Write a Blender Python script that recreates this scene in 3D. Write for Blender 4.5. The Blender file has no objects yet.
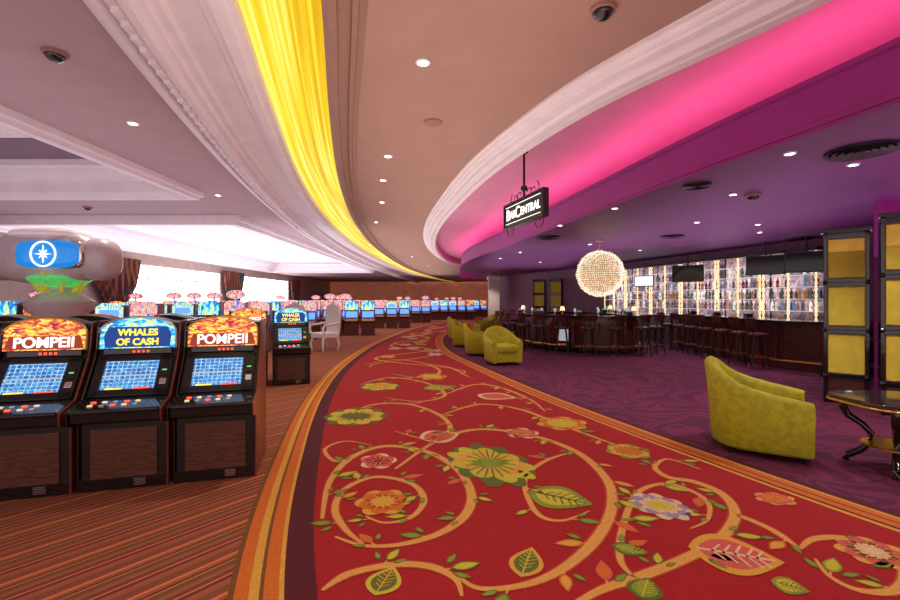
import bpy, bmesh, math, random
from mathutils import Vector, Matrix
random.seed(7)
S=bpy.context.scene; COL=S.collection
S.view_settings.view_transform='Standard'
S.view_settings.exposure=.12
pi=math.pi
H=1.5
def G(px,py):
    Y=H*450/(py-300.0); return ((px-450)/450.0*Y, Y)

# ---------------- materials ----------------
def newmat(name):
    m=bpy.data.materials.new(name); m.use_nodes=True
    nt=m.node_tree; b=nt.nodes['Principled BSDF']; return m,nt,b
def P(name,col,rough=.5,metal=0,var=.15,scale=12,emit=None,es=0,bump=0,coat=0,stretch=(1,1,1),dist=0):
    m,nt,b=newmat(name)
    b.inputs['Roughness'].default_value=rough; b.inputs['Metallic'].default_value=metal
    tc=nt.nodes.new('ShaderNodeTexCoord'); mp=nt.nodes.new('ShaderNodeMapping'); mp.inputs['Scale'].default_value=stretch
    n=nt.nodes.new('ShaderNodeTexNoise'); n.inputs['Scale'].default_value=scale; n.inputs['Distortion'].default_value=dist
    nt.links.new(tc.outputs['Object'],mp.inputs[0]); nt.links.new(mp.outputs[0],n.inputs['Vector'])
    r=nt.nodes.new('ShaderNodeValToRGB')
    r.color_ramp.elements[0].position=.35; r.color_ramp.elements[1].position=.65
    r.color_ramp.elements[0].color=tuple(max(0,c*(1-var)) for c in col)+(1,)
    r.color_ramp.elements[1].color=tuple(min(1,c*(1+var)) for c in col)+(1,)
    nt.links.new(n.outputs['Fac'],r.inputs[0]); nt.links.new(r.outputs[0],b.inputs['Base Color'])
    if emit: 
        b.inputs['Emission Color'].default_value=tuple(emit)+(1,); b.inputs['Emission Strength'].default_value=es
    if coat: b.inputs['Coat Weight'].default_value=coat
    if bump:
        bp=nt.nodes.new('ShaderNodeBump'); bp.inputs['Strength'].default_value=bump
        nt.links.new(n.outputs['Fac'],bp.inputs['Height']); nt.links.new(bp.outputs[0],b.inputs['Normal'])
    return m
def ramp(nt,stops,interp='LINEAR'):
    r=nt.nodes.new('ShaderNodeValToRGB'); cr=r.color_ramp; cr.interpolation=interp
    while len(cr.elements)<len(stops): cr.elements.new(.5)
    for e,(p,c) in zip(cr.elements,stops): e.position=p; e.color=tuple(c)+(1,)
    return r
def artmat(name,stops,scale,es,coord='Generated',stretch=(1,1,1),dist=1.0):
    m,nt,b=newmat(name)
    tc=nt.nodes.new('ShaderNodeTexCoord'); mp=nt.nodes.new('ShaderNodeMapping'); mp.inputs['Scale'].default_value=stretch
    n=nt.nodes.new('ShaderNodeTexNoise'); n.inputs['Scale'].default_value=scale; n.inputs['Distortion'].default_value=dist
    nt.links.new(tc.outputs[coord],mp.inputs[0]); nt.links.new(mp.outputs[0],n.inputs['Vector'])
    r=ramp(nt,stops); nt.links.new(n.outputs['Fac'],r.inputs[0])
    nt.links.new(r.outputs[0],b.inputs['Base Color']); nt.links.new(r.outputs[0],b.inputs['Emission Color'])
    b.inputs['Emission Strength'].default_value=es; b.inputs['Roughness'].default_value=.3
    return m
def screenmat(name,c1,c2,c3,es):
    m,nt,b=newmat(name)
    tc=nt.nodes.new('ShaderNodeTexCoord'); br=nt.nodes.new('ShaderNodeTexBrick')
    br.inputs['Scale'].default_value=1; br.offset=0
    br.inputs['Brick Width'].default_value=.036; br.inputs['Row Height'].default_value=.032; br.inputs['Mortar Size'].default_value=.0035
    br.inputs['Color1'].default_value=c1+(1,); br.inputs['Color2'].default_value=c2+(1,); br.inputs['Mortar'].default_value=c3+(1,)
    nt.links.new(tc.outputs['Object'],br.inputs['Vector'])
    n=nt.nodes.new('ShaderNodeTexNoise'); n.inputs['Scale'].default_value=60; nt.links.new(tc.outputs['Object'],n.inputs['Vector'])
    r=ramp(nt,[(.42,(.2,.4,.7)),(.6,(1,1,1))]); nt.links.new(n.outputs['Fac'],r.inputs[0])
    mx=nt.nodes.new('ShaderNodeMix'); mx.data_type='RGBA'; mx.blend_type='MULTIPLY'; mx.inputs[0].default_value=.8
    nt.links.new(br.outputs['Color'],mx.inputs[6]); nt.links.new(r.outputs[0],mx.inputs[7])
    nt.links.new(mx.outputs[2],b.inputs['Emission Color']); b.inputs['Emission Strength'].default_value=es
    b.inputs['Base Color'].default_value=(.01,.01,.02,1); b.inputs['Roughness'].default_value=.15
    return m
def stripes(name,period,direction,cols,rough=.95):
    m,nt,b=newmat(name); b.inputs['Roughness'].default_value=rough
    tc=nt.nodes.new('ShaderNodeTexCoord'); d=nt.nodes.new('ShaderNodeVectorMath'); d.operation='DOT_PRODUCT'
    d.inputs[1].default_value=(direction[0]/period,direction[1]/period,direction[2]/period if len(direction)>2 else 0)
    nt.links.new(tc.outputs['Object'],d.inputs[0])
    f=nt.nodes.new('ShaderNodeMath'); f.operation='FRACT'; nt.links.new(d.outputs['Value'],f.inputs[0])
    r=ramp(nt,cols,'CONSTANT'); nt.links.new(f.outputs[0],r.inputs[0])
    n=nt.nodes.new('ShaderNodeTexNoise'); n.inputs['Scale'].default_value=150; nt.links.new(tc.outputs['Object'],n.inputs['Vector'])
    r2=ramp(nt,[(.3,(.65,.65,.65)),(.7,(1,1,1))]); nt.links.new(n.outputs['Fac'],r2.inputs[0])
    mx=nt.nodes.new('ShaderNodeMix'); mx.data_type='RGBA'; mx.blend_type='MULTIPLY'; mx.inputs[0].default_value=1
    nt.links.new(r.outputs[0],mx.inputs[6]); nt.links.new(r2.outputs[0],mx.inputs[7]); nt.links.new(mx.outputs[2],b.inputs['Base Color'])
    return m

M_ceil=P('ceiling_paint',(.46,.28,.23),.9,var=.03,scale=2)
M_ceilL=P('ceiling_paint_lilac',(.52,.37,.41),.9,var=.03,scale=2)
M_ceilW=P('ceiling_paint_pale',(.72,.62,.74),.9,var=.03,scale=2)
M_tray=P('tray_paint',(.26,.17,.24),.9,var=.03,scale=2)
M_trim=P('plaster_trim',(.90,.83,.88),.6,var=.03,scale=3)
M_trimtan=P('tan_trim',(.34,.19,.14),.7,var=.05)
M_pink=P('pink_cove_glow_paint',(.82,.34,.56),.8,var=.03,scale=2)  # pink of the cove light put into the paint colour
M_purple=P('purple_soffit_paint',(.21,.06,.22),.5,var=.05,scale=2)
M_fascia=P('magenta_fascia_paint',(.33,.025,.26),.55,var=.05,scale=2)
M_led=P('pink_led',(1,.3,.6),.5,emit=(1,.20,.52),es=6.5)
M_black=P('black_plastic',(.012,.011,.013),.3,var=.1)
M_blackg=P('black_gloss',(.01,.008,.01),.12,var=.1,coat=.5)
M_dark=P('dark_metal',(.04,.035,.04),.35,.6)
M_chrome=P('chrome',(.75,.75,.78),.18,1,var=.03)
M_gold=P('gold',(.8,.52,.16),.28,1,var=.08)
M_wood=P('machine_wood',(.10,.035,.02),.35,var=.45,scale=6,stretch=(1,1,12),dist=1.5,coat=.3)
M_redwood=P('red_wood',(.15,.03,.022),.3,var=.4,scale=5,stretch=(1,1,9),dist=1.2,coat=.4)
M_barwood=P('bar_wood',(.085,.02,.014),.3,var=.4,scale=5,stretch=(1,1,8),coat=.4)
M_lime=P('chartreuse_velvet',(.43,.43,.015),.75,var=.14,scale=18,bump=.05)
M_limep=P('olive_gold_panel',(.78,.66,.06),.7,var=.07,scale=7)
M_white=P('white_lacquer',(.85,.85,.88),.4,var=.04)
M_lamp=P('lamp_white',(1,1,1),.5,emit=(1,.9,.78),es=14)
M_redl=P('red_light',(1,.1,.05),.5,emit=(1,.08,.03),es=1.6)
M_btn=P('button_light',(1,.9,.7),.4,emit=(1,.75,.4),es=.5)
M_green=P('green_light',(.1,1,.2),.4,emit=(.1,1,.25),es=.6)
M_greenb=P('green_glass',(.10,.55,.14),.25,var=.2,emit=(.15,.95,.2),es=.32)
M_yrib=P('yellow_enamel',(.80,.68,.05),.35,var=.1,emit=(.8,.65,.05),es=.12)
M_letter=P('letter_white',(1,1,.95),.5,emit=(1,1,.92),es=1.2)
M_lettery=P('letter_yellow',(1,.8,.1),.5,emit=(1,.75,.05),es=1.1)
M_fire=artmat('fire_artwork',[(.25,(.06,0,.12)),(.42,(.35,.02,.06)),(.52,(.9,.27,.02)),(.62,(1,.78,.1)),(.75,(.25,.04,.4))],9,1.05)
M_ocean=artmat('ocean_artwork',[(.25,(.0,.03,.25)),(.42,(0,.25,.7)),(.52,(.1,.65,.85)),(.62,(.85,.9,.2)),(.75,(.1,.55,.2))],7,1.05)
M_mix=artmat('mixed_artwork',[(.25,(.15,0,.2)),(.40,(0,.2,.7)),(.50,(.9,.6,.2)),(.58,(.8,.08,.1)),(.72,(.4,.1,.7))],12,1.1)
M_mix2=artmat('violet_artwork',[(.3,(.10,0,.2)),(.43,(.45,.04,.4)),(.54,(1,.6,.12)),(.66,(.2,.12,.8))],11,1.0)
M_mix3=artmat('teal_artwork',[(.3,(.0,.04,.2)),(.43,(.04,.35,.6)),(.54,(.7,.9,.8)),(.66,(.1,.5,.15))],11,1.0)
M_plate_r=P('maroon_plate',(.2,.02,.01),.4,emit=(.30,.035,.01),es=.8)
M_plate_b=P('navy_plate',(.0,.03,.15),.4,emit=(.0,.05,.28),es=.8)
M_scr=screenmat('screen_blue',(.02,.16,.42),(.10,.42,.68),(.5,.72,.95),1.15)
M_scr2=P('screen_far',(.05,.2,.7),.3,var=.5,scale=30,emit=(.10,.28,.95),es=1.5)
M_scr3=P('screen_cyan',(.0,.15,.5),.2,var=.2,emit=(.01,.20,.62),es=.9)
M_tvon=P('screen_white',(.6,.7,.8),.3,emit=(.75,.85,1),es=1.1)
M_day=P('daylight_sheer',(1,1,1),.9,emit=(.95,.97,1),es=5.0)
M_silver=P('lilac_silver',(.66,.60,.68),.35,.1,var=.06)
M_marble=P('black_table',(.03,.025,.02),.08,var=.4,coat=.6)
M_bead=P('crystal_bead',(1,.9,.75),.15,var=.4,scale=6,emit=(1,.85,.62),es=.8)
M_core=P('chandelier_core',(.5,.35,.2),.8,var=.3,emit=(1,.66,.34),es=.25)
M_back=P('back_bar_mirror',(.34,.25,.26),.22,1,var=.5,scale=7,stretch=(1,1,.6),dist=.8)
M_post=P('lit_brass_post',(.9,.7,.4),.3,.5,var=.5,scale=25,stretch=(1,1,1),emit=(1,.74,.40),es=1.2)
M_glass=P('glowing_glass',(.5,.6,.65),.1,var=.05,emit=(.8,.8,.9),es=.35)  # shelf lighting put into the glass as faint emission; wine glasses share it
M_tv=P('television_black',(.006,.006,.012),.08,var=.1)
M_bwall=P('bar_wall_plum',(.15,.025,.08),.6,var=.2,scale=4)
M_fwall=P('far_wall_amber_glow',(.34,.13,.09),.7,var=.3,scale=1.2,emit=(.5,.14,.08),es=.25)  # wall is no lamp; its warm glow is put in as emission
M_lwall=P('cream_wall',(.62,.52,.48),.8,var=.06,scale=2)
M_cream=P('cream_column',(.75,.68,.62),.6,var=.06)
M_curt=stripes('curtain_stripe',.42,(.1,1),[(0,(.26,.05,.04)),(.25,(.34,.17,.06)),(.38,(.02,.12,.14)),(.62,(.20,.03,.04)),(.85,(.38,.22,.10))],.8)
M_floor=stripes('striped_carpet',.33,(.78,-.62),[(0,(.40,.09,.03)),(.08,(.14,.02,.03)),(.13,(.55,.20,.05)),(.17,(.17,.08,.03)),(.27,(.42,.06,.04)),(.33,(.20,.20,.05)),(.38,(.30,.03,.03)),(.50,(.60,.31,.09)),(.53,(.21,.02,.04)),(.62,(.37,.12,.05)),(.71,(.46,.07,.03)),(.77,(.13,.11,.04)),(.84,(.37,.04,.04)),(.93,(.60,.25,.07))])
def carpetc(n,c): return P(n,c,.95,var=.14,scale=90)
C_red=carpetc('carpet_red',(.32,.004,.009)); C_mar=carpetc('carpet_maroon',(.075,.004,.012)); C_or=carpetc('carpet_orange',(.54,.13,.012))
C_gold=carpetc('carpet_gold',(.60,.32,.045)); C_vine=carpetc('carpet_tan',(.62,.31,.09)); C_vd=carpetc('carpet_rust',(.42,.06,.012))
C_yg=carpetc('carpet_yellowgreen',(.50,.44,.035)); C_ol=carpetc('carpet_olive',(.10,.13,.02)); C_pk=carpetc('carpet_rose',(.55,.09,.08))
C_cr=carpetc('carpet_cream',(.66,.46,.27)); C_bl=carpetc('carpet_greyblue',(.26,.24,.36)); C_gr=carpetc('carpet_green',(.20,.28,.025)); C_br=carpetc('carpet_brown',(.16,.06,.015))
def purple_carpet():
    m,nt,b=newmat('carpet_purple_damask'); b.inputs['Roughness'].default_value=.95
    tc=nt.nodes.new('ShaderNodeTexCoord'); n0=nt.nodes.new('ShaderNodeTexNoise'); n0.inputs['Scale'].default_value=.9
    nt.links.new(tc.outputs['Object'],n0.inputs['Vector'])
    ml=nt.nodes.new('ShaderNodeVectorMath'); ml.operation='MULTIPLY_ADD'; ml.inputs[1].default_value=(1.8,1.8,0)
    nt.links.new(n0.outputs['Color'],ml.inputs[0]); nt.links.new(tc.outputs['Object'],ml.inputs[2])
    v=nt.nodes.new('ShaderNodeTexVoronoi'); v.feature='DISTANCE_TO_EDGE'; v.inputs['Scale'].default_value=1.3
    nt.links.new(ml.outputs[0],v.inputs['Vector'])
    w=nt.nodes.new('ShaderNodeMath'); w.operation='SINE'; k=nt.nodes.new('ShaderNodeMath'); k.operation='MULTIPLY'; k.inputs[1].default_value=30
    nt.links.new(v.outputs['Distance'],k.inputs[0]); nt.links.new(k.outputs[0],w.inputs[0])
    r=ramp(nt,[(.0,(.075,.006,.036)),(.35,(.105,.008,.048)),(.6,(.17,.014,.078)),(.9,(.13,.012,.056))]); nt.links.new(w.outputs[0],r.inputs[0])
    nt.links.new(r.outputs[0],b.inputs['Base Color']); return m
C_pur=purple_carpet()
def fabric():
    m,nt,b=newmat('yellow_backlit_fabric')
    tc=nt.nodes.new('ShaderNodeTexCoord'); mp=nt.nodes.new('ShaderNodeMapping'); mp.inputs['Scale'].default_value=(15,.16,1)
    n=nt.nodes.new('ShaderNodeTexNoise'); n.inputs['Scale'].default_value=1.0; n.inputs['Detail'].default_value=3; n.inputs['Distortion'].default_value=.15
    nt.links.new(tc.outputs['UV'],mp.inputs[0]); nt.links.new(mp.outputs[0],n.inputs['Vector'])
    sx=nt.nodes.new('ShaderNodeSeparateXYZ'); nt.links.new(tc.outputs['UV'],sx.inputs[0])
    ad=nt.nodes.new('ShaderNodeMath'); ad.operation='MULTIPLY_ADD'; ad.inputs[1].default_value=-.20
    nt.links.new(sx.outputs['X'],ad.inputs[0]); nt.links.new(n.outputs['Fac'],ad.inputs[2])
    r=ramp(nt,[(.16,(.55,.27,.0)),(.32,(.80,.48,.003)),(.44,(.95,.68,.012)),(.58,(1,.90,.22))]); nt.links.new(ad.outputs[0],r.inputs[0])
    nt.links.new(r.outputs[0],b.inputs['Emission Color']); b.inputs['Base Color'].default_value=(.10,.06,0,1); b.inputs['Emission Strength'].default_value=1.0
    return m
M_fab=fabric()

# ---------------- mesh builder ----------------
class MB:
    def __init__(s): s.v=[];s.f=[];s.m=[];s.mats=[]
    def mi(s,m):
        if m not in s.mats: s.mats.append(m)
        return s.mats.index(m)
    def add(s,vs,fs,mat,M=None):
        o=len(s.v); i=s.mi(mat)
        s.v+= [tuple(M@Vector(p)) if M else tuple(p) for p in vs]
        for f in fs: s.f.append([o+k for k in f]); s.m.append(i)
        return s
    def box(s,c,d,mat,M=None):
        x,y,z=c;a,b,e=d[0]/2,d[1]/2,d[2]/2
        vs=[(x-a,y-b,z-e),(x+a,y-b,z-e),(x+a,y+b,z-e),(x-a,y+b,z-e),(x-a,y-b,z+e),(x+a,y-b,z+e),(x+a,y+b,z+e),(x-a,y+b,z+e)]
        return s.add(vs,[(0,3,2,1),(4,5,6,7),(0,1,5,4),(1,2,6,5),(2,3,7,6),(3,0,4,7)],mat,M)
    def lathe(s,prof,mat,n=20,c=(0,0,0),M=None):
        vs=[];fs=[]
        for r,z in prof:
            for k in range(n):
                a=2*pi*k/n; vs.append((c[0]+r*math.cos(a),c[1]+r*math.sin(a),c[2]+z))
        for i in range(len(prof)-1):
            for k in range(n):
                fs.append((i*n+k,i*n+(k+1)%n,(i+1)*n+(k+1)%n,(i+1)*n+k))
        if prof[0][0]>1e-4: fs.append(tuple(reversed(range(n))))
        if prof[-1][0]>1e-4: fs.append(tuple((len(prof)-1)*n+k for k in range(n)))
        return s.add(vs,fs,mat,M)
    def prism(s,poly,fn,a,b,mat,M=None):
        n=len(poly); vs=[fn(p,a) for p in poly]+[fn(p,b) for p in poly]
        fs=[tuple(range(n)),tuple(reversed(range(n,2*n)))]+[(k,n+k,n+(k+1)%n,(k+1)%n) for k in range(n)]
        return s.add(vs,fs,mat,M)
    def tube(s,pts,r,mat,n=8,closed=False,M=None):
        pts=[Vector(p) for p in pts]; N=len(pts); vs=[];fs=[]
        for i,p in enumerate(pts):
            if closed: t=pts[(i+1)%N]-pts[i-1]
            else: t=pts[min(i+1,N-1)]-pts[max(i-1,0)]
            t.normalize(); up=Vector((0,0,1)) if abs(t.z)<.95 else Vector((1,0,0))
            a=t.cross(up).normalized(); b=t.cross(a).normalized()
            rr=r[i] if isinstance(r,(list,tuple)) else r
            for k in range(n):
                th=2*pi*k/n; vs.append(tuple(p+a*rr*math.cos(th)+b*rr*math.sin(th)))
        for i in range(N if closed else N-1):
            for k in range(n):
                j=(i+1)%N; fs.append((i*n+k,i*n+(k+1)%n,j*n+(k+1)%n,j*n+k))
        if not closed: fs+= [tuple(range(n)),tuple(reversed(range((N-1)*n,N*n)))]
        return s.add(vs,fs,mat,M)
    def supell(s,c,R,e,mat,nu=28,nv=16,M=None):
        sp=lambda w,k:(1 if w>=0 else -1)*abs(w)**k
        vs=[];fs=[]
        for j in range(nv+1):
            ph=-pi/2+pi*j/nv
            for i in range(nu):
                th=2*pi*i/nu
                vs.append((c[0]+R[0]*sp(math.cos(ph),e)*sp(math.cos(th),e),c[1]+R[1]*sp(math.cos(ph),e)*sp(math.sin(th),e),c[2]+R[2]*sp(math.sin(ph),e)))
        for j in range(nv):
            for i in range(nu): fs.append((j*nu+i,j*nu+(i+1)%nu,(j+1)*nu+(i+1)%nu,(j+1)*nu+i))
        return s.add(vs,fs,mat,M)
    def obj(s,name,parent=None,label=None,cat=None,loc=None,rz=0,smooth=None,bevel=0,kind=None,group=None,closed=True):
        me=bpy.data.meshes.new(name); me.from_pydata(s.v,[],s.f)
        for m in s.mats: me.materials.append(m)
        me.polygons.foreach_set('material_index',s.m)
        if closed:
            bm=bmesh.new(); bm.from_mesh(me); bmesh.ops.recalc_face_normals(bm,faces=bm.faces); bm.to_mesh(me); bm.free()
        if smooth is not None:
            me.polygons.foreach_set('use_smooth',[True]*len(me.polygons))
            try: me.set_sharp_from_angle(angle=math.radians(smooth))
            except Exception: pass
        me.update()
        o=bpy.data.objects.new(name,me); COL.objects.link(o)
        if parent: o.parent=parent
        if loc: o.location=loc
        o.rotation_euler=(0,0,rz)
        if label: o['label']=label
        if cat: o['category']=cat
        if kind: o['kind']=kind
        if group: o['group']=group
        if bevel:
            md=o.modifiers.new('bevel','BEVEL'); md.width=bevel; md.segments=2; md.limit_method='ANGLE'
        return o
def root(name,label,cat,loc,rz=0,group=None):
    o=bpy.data.objects.new(name,None); o.empty_display_size=.1; COL.objects.link(o); o.location=loc; o.rotation_euler=(0,0,rz)
    o['label']=label; o['category']=cat
    if group: o['group']=group
    return o
def dup(o,parent=None):
    c=o.copy(); COL.objects.link(c)
    if parent: c.parent=parent
    for ch in list(o.children): dup(ch,c)
    return c
def place(o,loc,rz=0,label=None):
    c=dup(o); c.location=loc; c.rotation_euler=(0,0,rz)
    if label: c['label']=label
    return c
def text(body,size,mat,parent,M,name='lettering',extrude=.004,bold=0,sx=1):
    cu=bpy.data.curves.new('t','FONT'); cu.body=body; cu.size=size; cu.extrude=extrude; cu.align_x='CENTER'; cu.align_y='CENTER'; cu.offset=bold
    t=bpy.data.objects.new('t',cu); COL.objects.link(t)
    bpy.context.view_layer.update()
    me=bpy.data.meshes.new_from_object(t.evaluated_get(bpy.context.evaluated_depsgraph_get()))
    bpy.data.objects.remove(t); me.transform(Matrix.Diagonal((sx,1,1,1))); me.transform(M)
    me.materials.clear(); me.materials.append(mat)
    o=bpy.data.objects.new(name,me); COL.objects.link(o); o.parent=parent; return o

# ---------------- curves ----------------
def fc(pts):
    n=len(pts); ys=[p[1] for p in pts]; xs=[p[0] for p in pts]
    d=[(xs[i+1]-xs[i])/(ys[i+1]-ys[i]) for i in range(n-1)]
    m=[d[0]]+[(d[i-1]*(ys[i+1]-ys[i])+d[i]*(ys[i]-ys[i-1]))/(ys[i+1]-ys[i-1]) for i in range(1,n-1)]+[d[-1]]
    def f(y):
        if y<=ys[0]: return xs[0]+m[0]*(y-ys[0])
        if y>=ys[-1]: return xs[-1]+m[-1]*(y-ys[-1])
        for i in range(n-1):
            if y<=ys[i+1]: break
        h=ys[i+1]-ys[i]; t=(y-ys[i])/h
        return (2*t**3-3*t*t+1)*xs[i]+(t**3-2*t*t+t)*h*m[i]+(-2*t**3+3*t*t)*xs[i+1]+(t**3-t*t)*h*m[i+1]
    return f
def YS(a,b):
    out=[];y=a
    while y<b-1e-6:
        out.append(y); y+= .25 if y<12 else (.5 if y<31 else 1.0)
    out.append(b); return out
def offp(f,y,off):
    dd=(f(y+.05)-f(y-.05))/.1; L=math.sqrt(1+dd*dd)
    return (f(y)+off/L, y-off*dd/L)
def sweep(mb,f,prof,ys,mat):
    vs=[];fs=[];n=len(prof)
    for y in ys:
        for o,z in prof:
            p=offp(f,y,o); vs.append((p[0],p[1],z))
    for i in range(len(ys)-1):
        for k in range(n-1): fs.append((i*n+k,i*n+k+1,(i+1)*n+k+1,(i+1)*n+k))
    mb.add(vs,fs,mat)
def bridge(mb,fa,fb,ys,z,mat,arch=None,n=1):
    vs=[];fs=[]
    for y in ys:
        a=fa(y);b=fb(y)
        if not isinstance(a,tuple): a=(a,y)
        if not isinstance(b,tuple): b=(b,y)
        for k in range(n+1):
            t=k/n; vs.append((a[0]+(b[0]-a[0])*t,a[1]+(b[1]-a[1])*t,z+(arch(t) if arch else 0)))
    for i in range(len(ys)-1):
        for k in range(n): fs.append((i*(n+1)+k,i*(n+1)+k+1,(i+1)*(n+1)+k+1,(i+1)*(n+1)+k))
    mb.add(vs,fs,mat)
fM=fc([(6.4,-4),(4.2,0.4),(2.25,3.75),(1.56,4.9),(.76,6.9),(-.25,11.25),(-.85,15.5),(-1.04,18.75),(-.95,23),(-.3,28),(.8,31)])
fF=fc([(5.4,-4),(4.4,.5),(3.65,3.6),(3.2,5.4),(2.6,8.5),(1.66,13.6),(.75,18.5),(.55,21.5),(.85,25),(1.6,28),(3.0,31)])
fYL=fc([(.1,-4),(-1.2,1),(-1.79,3.75),(-2.3,5.8),(-3.1,9.4),(-3.85,14.5),(-4.2,18.75),(-4.3,26),(-3.8,38),(-2.2,50),(.5,62)])
fYR=fc([(.8,-4),(-.45,1),(-1.07,3.75),(-1.56,5.8),(-2.2,8.8),(-2.8,12.5),(-3.35,18),(-3.55,25),(-3.0,38),(-1.4,50),(1.2,62)])
fLM=fc([(-.7,-4),(-2.1,1),(-2.95,3.75),(-3.9,7.5),(-4.75,12),(-5.3,16),(-5.8,22.5),(-5.95,30),(-5.6,45),(-4.6,62)])
fCR=fc([(5.2,-1.5),(4.1,1.2),(3.0,3.05),(2.42,4.4),(1.62,6.6),(.66,9.93),(-.02,12.7),(-.33,15.5),(-.25,19.3),(.8,24),(2.7,29)])
fCL=fc([(.9,-1.5),(.25,0.2),(-.66,2.25),(-1.37,4.82),(-2.1,9),(-2.33,13),(-2.2,18),(-1.4,25),(.6,32)])
def rb(y,e=.15):
    pts=[(12.3,-4),(9.9,10.3),(7.35,20.6),(3.1,31.1)]
    for (a,b),(c,d) in zip(pts,pts[1:]):
        if y<=d: return (a+(c-a)*(y-b)/(d-b)+e,y)
    return (3.1+e,y)

ST='structure'
# ---------------- floor ----------------
mb=MB(); mb.add([(-17,-4,0),(12.5,-4,0),(12.5,62.5,0),(-17,62.5,0)],[(0,1,2,3)],M_floor); mb.obj('floor',kind=ST,closed=False)
mb=MB(); ys=YS(-1.5,29)
bridge(mb,lambda y:offp(fCR,y,.12),lambda y:rb(y,-.06),ys,.003,C_pur)
mb.obj('carpet',label='deep purple damask carpet under the bar lounge',cat='carpet',closed=False)
mb=MB(); ys=YS(-1.5,29)
bridge(mb,lambda y:(fCL(y),y),lambda y:offp(fCR,y,-.15),ys,.006,C_red)
def band(f,a,b,mat,z=.007): bridge(mb,lambda y:offp(f,y,a),lambda y:offp(f,y,b),ys,z,mat)
for a,b,c in [(-.16,0,C_mar),(-.185,-.16,C_gold),(-.26,-.185,C_or),(-.28,-.26,C_br),(-.33,-.28,C_gold),(-.40,-.33,C_or),(-.43,-.40,C_br)]: band(fCL,a,b,c)
for a,b,c in [(-.17,-.13,C_gold),(-.13,-.10,C_mar),(-.10,-.03,C_or),(-.03,-.005,C_br),(-.005,.06,C_or),(.06,.09,C_gold),(.09,.17,C_mar)]: band(fCR,a,b,c,.0072)
def fanpoly(c,pts,mat,z):
    n=len(pts); mb.add([(c[0],c[1],z)]+[(x,y,z) for x,y in pts],[(0,k+1,(k+1)%n+1) for k in range(n)],mat)
def cat(P_,n=10):
    out=[]; Q=[P_[0]]+list(P_)+[P_[-1]]
    for i in range(1,len(Q)-2):
        for k in range(n):
            t=k/n; a,b,c,d=Q[i-1],Q[i],Q[i+1],Q[i+2]
            out.append(tuple(.5*((2*b[j])+(-a[j]+c[j])*t+(2*a[j]-5*b[j]+4*c[j]-d[j])*t*t+(-a[j]+3*b[j]-3*c[j]+d[j])*t**3) for j in (0,1)))
    out.append(tuple(Q[-2])); return out
def strip(pts,w,mat,z,taper=False):
    vs=[];N=len(pts)
    for i,p in enumerate(pts):
        a=pts[max(i-1,0)];b=pts[min(i+1,N-1)]; dx,dy=b[0]-a[0],b[1]-a[1]; L=math.hypot(dx,dy) or 1
        tt_=i/(N-1)
        ww=w/2*(min(1,.35+tt_*4)*min(1,.25+(1-tt_)*2.2) if taper else 1)
        vs+=[(p[0]-dy/L*ww,p[1]+dx/L*ww,z),(p[0]+dy/L*ww,p[1]-dx/L*ww,z)]
    mb.add(vs,[(2*i,2*i+1,2*i+3,2*i+2) for i in range(N-1)],mat)
def leafpts(c,L,W,ang,n=12):
    out=[]
    for s in (1,-1):
        for k in range(n):
            t=k/n if s==1 else 1-k/n
            out.append((L*(t-.5), s*W/2*math.sin(pi*t**.8)))
    ca,sa=math.cos(ang),math.sin(ang)
    return [(c[0]+x*ca-y*sa,c[1]+x*sa+y*ca) for x,y in out]
def leaf(c,L,W,ang,ca,cb,cc=None,z=.0105):
    fanpoly(c,leafpts(c,L,W,ang),ca,z); fanpoly(c,leafpts(c,L*.8,W*.72,ang),cb,z+.0008)
    d=(math.cos(ang),math.sin(ang))
    if cc:
        strip([(c[0]-d[0]*L*.4,c[1]-d[1]*L*.4),(c[0]+d[0]*L*.4,c[1]+d[1]*L*.4)],W*.05,cc,z+.0016)
        for k in (-.24,-.12,0,.12,.22):
            for s in (1,-1):
                p0=(c[0]+d[0]*L*k,c[1]+d[1]*L*k); q=.26-.3*abs(k)
                p1=(p0[0]+d[0]*L*.11-s*d[1]*W*q,p0[1]+d[1]*L*.11+s*d[0]*W*q)
                strip([p0,p1],W*.03,cc,z+.0016)
def lobes(c,rx,ry,ang,n,amp,res=64):
    out=[]
    for k in range(res):
        a=2*pi*k/res; r=1-amp+amp*abs(math.cos(n*a/2)); x,y=rx*r*math.cos(a),ry*r*math.sin(a)
        out.append((c[0]+x*math.cos(ang)-y*math.sin(ang),c[1]+x*math.sin(ang)+y*math.cos(ang)))
    return out
def flower(c,rx,ry,cols,n=7,ang=0,z=.0105):
    s=1.0
    for i,cl in enumerate(cols):
        fanpoly(c,lobes(c,rx*s,ry*s,ang+i*.35,n if i<len(cols)-1 else 12,.24),cl,z+i*.0008); s*=.72 if i else .88
    zz=z+len(cols)*.0008
    for k in range(n*2):
        a=2*pi*k/(n*2)+.2
        p0=(c[0]+rx*.22*math.cos(a),c[1]+ry*.22*math.sin(a)); p1=(c[0]+rx*.62*math.cos(a),c[1]+ry*.62*math.sin(a))
        strip([p0,p1],rx*.04,cols[0],zz)
def wsz(py,w,h):
    Y=H*450/(py-300.0); return w*Y/450, h*Y*Y/675
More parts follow.
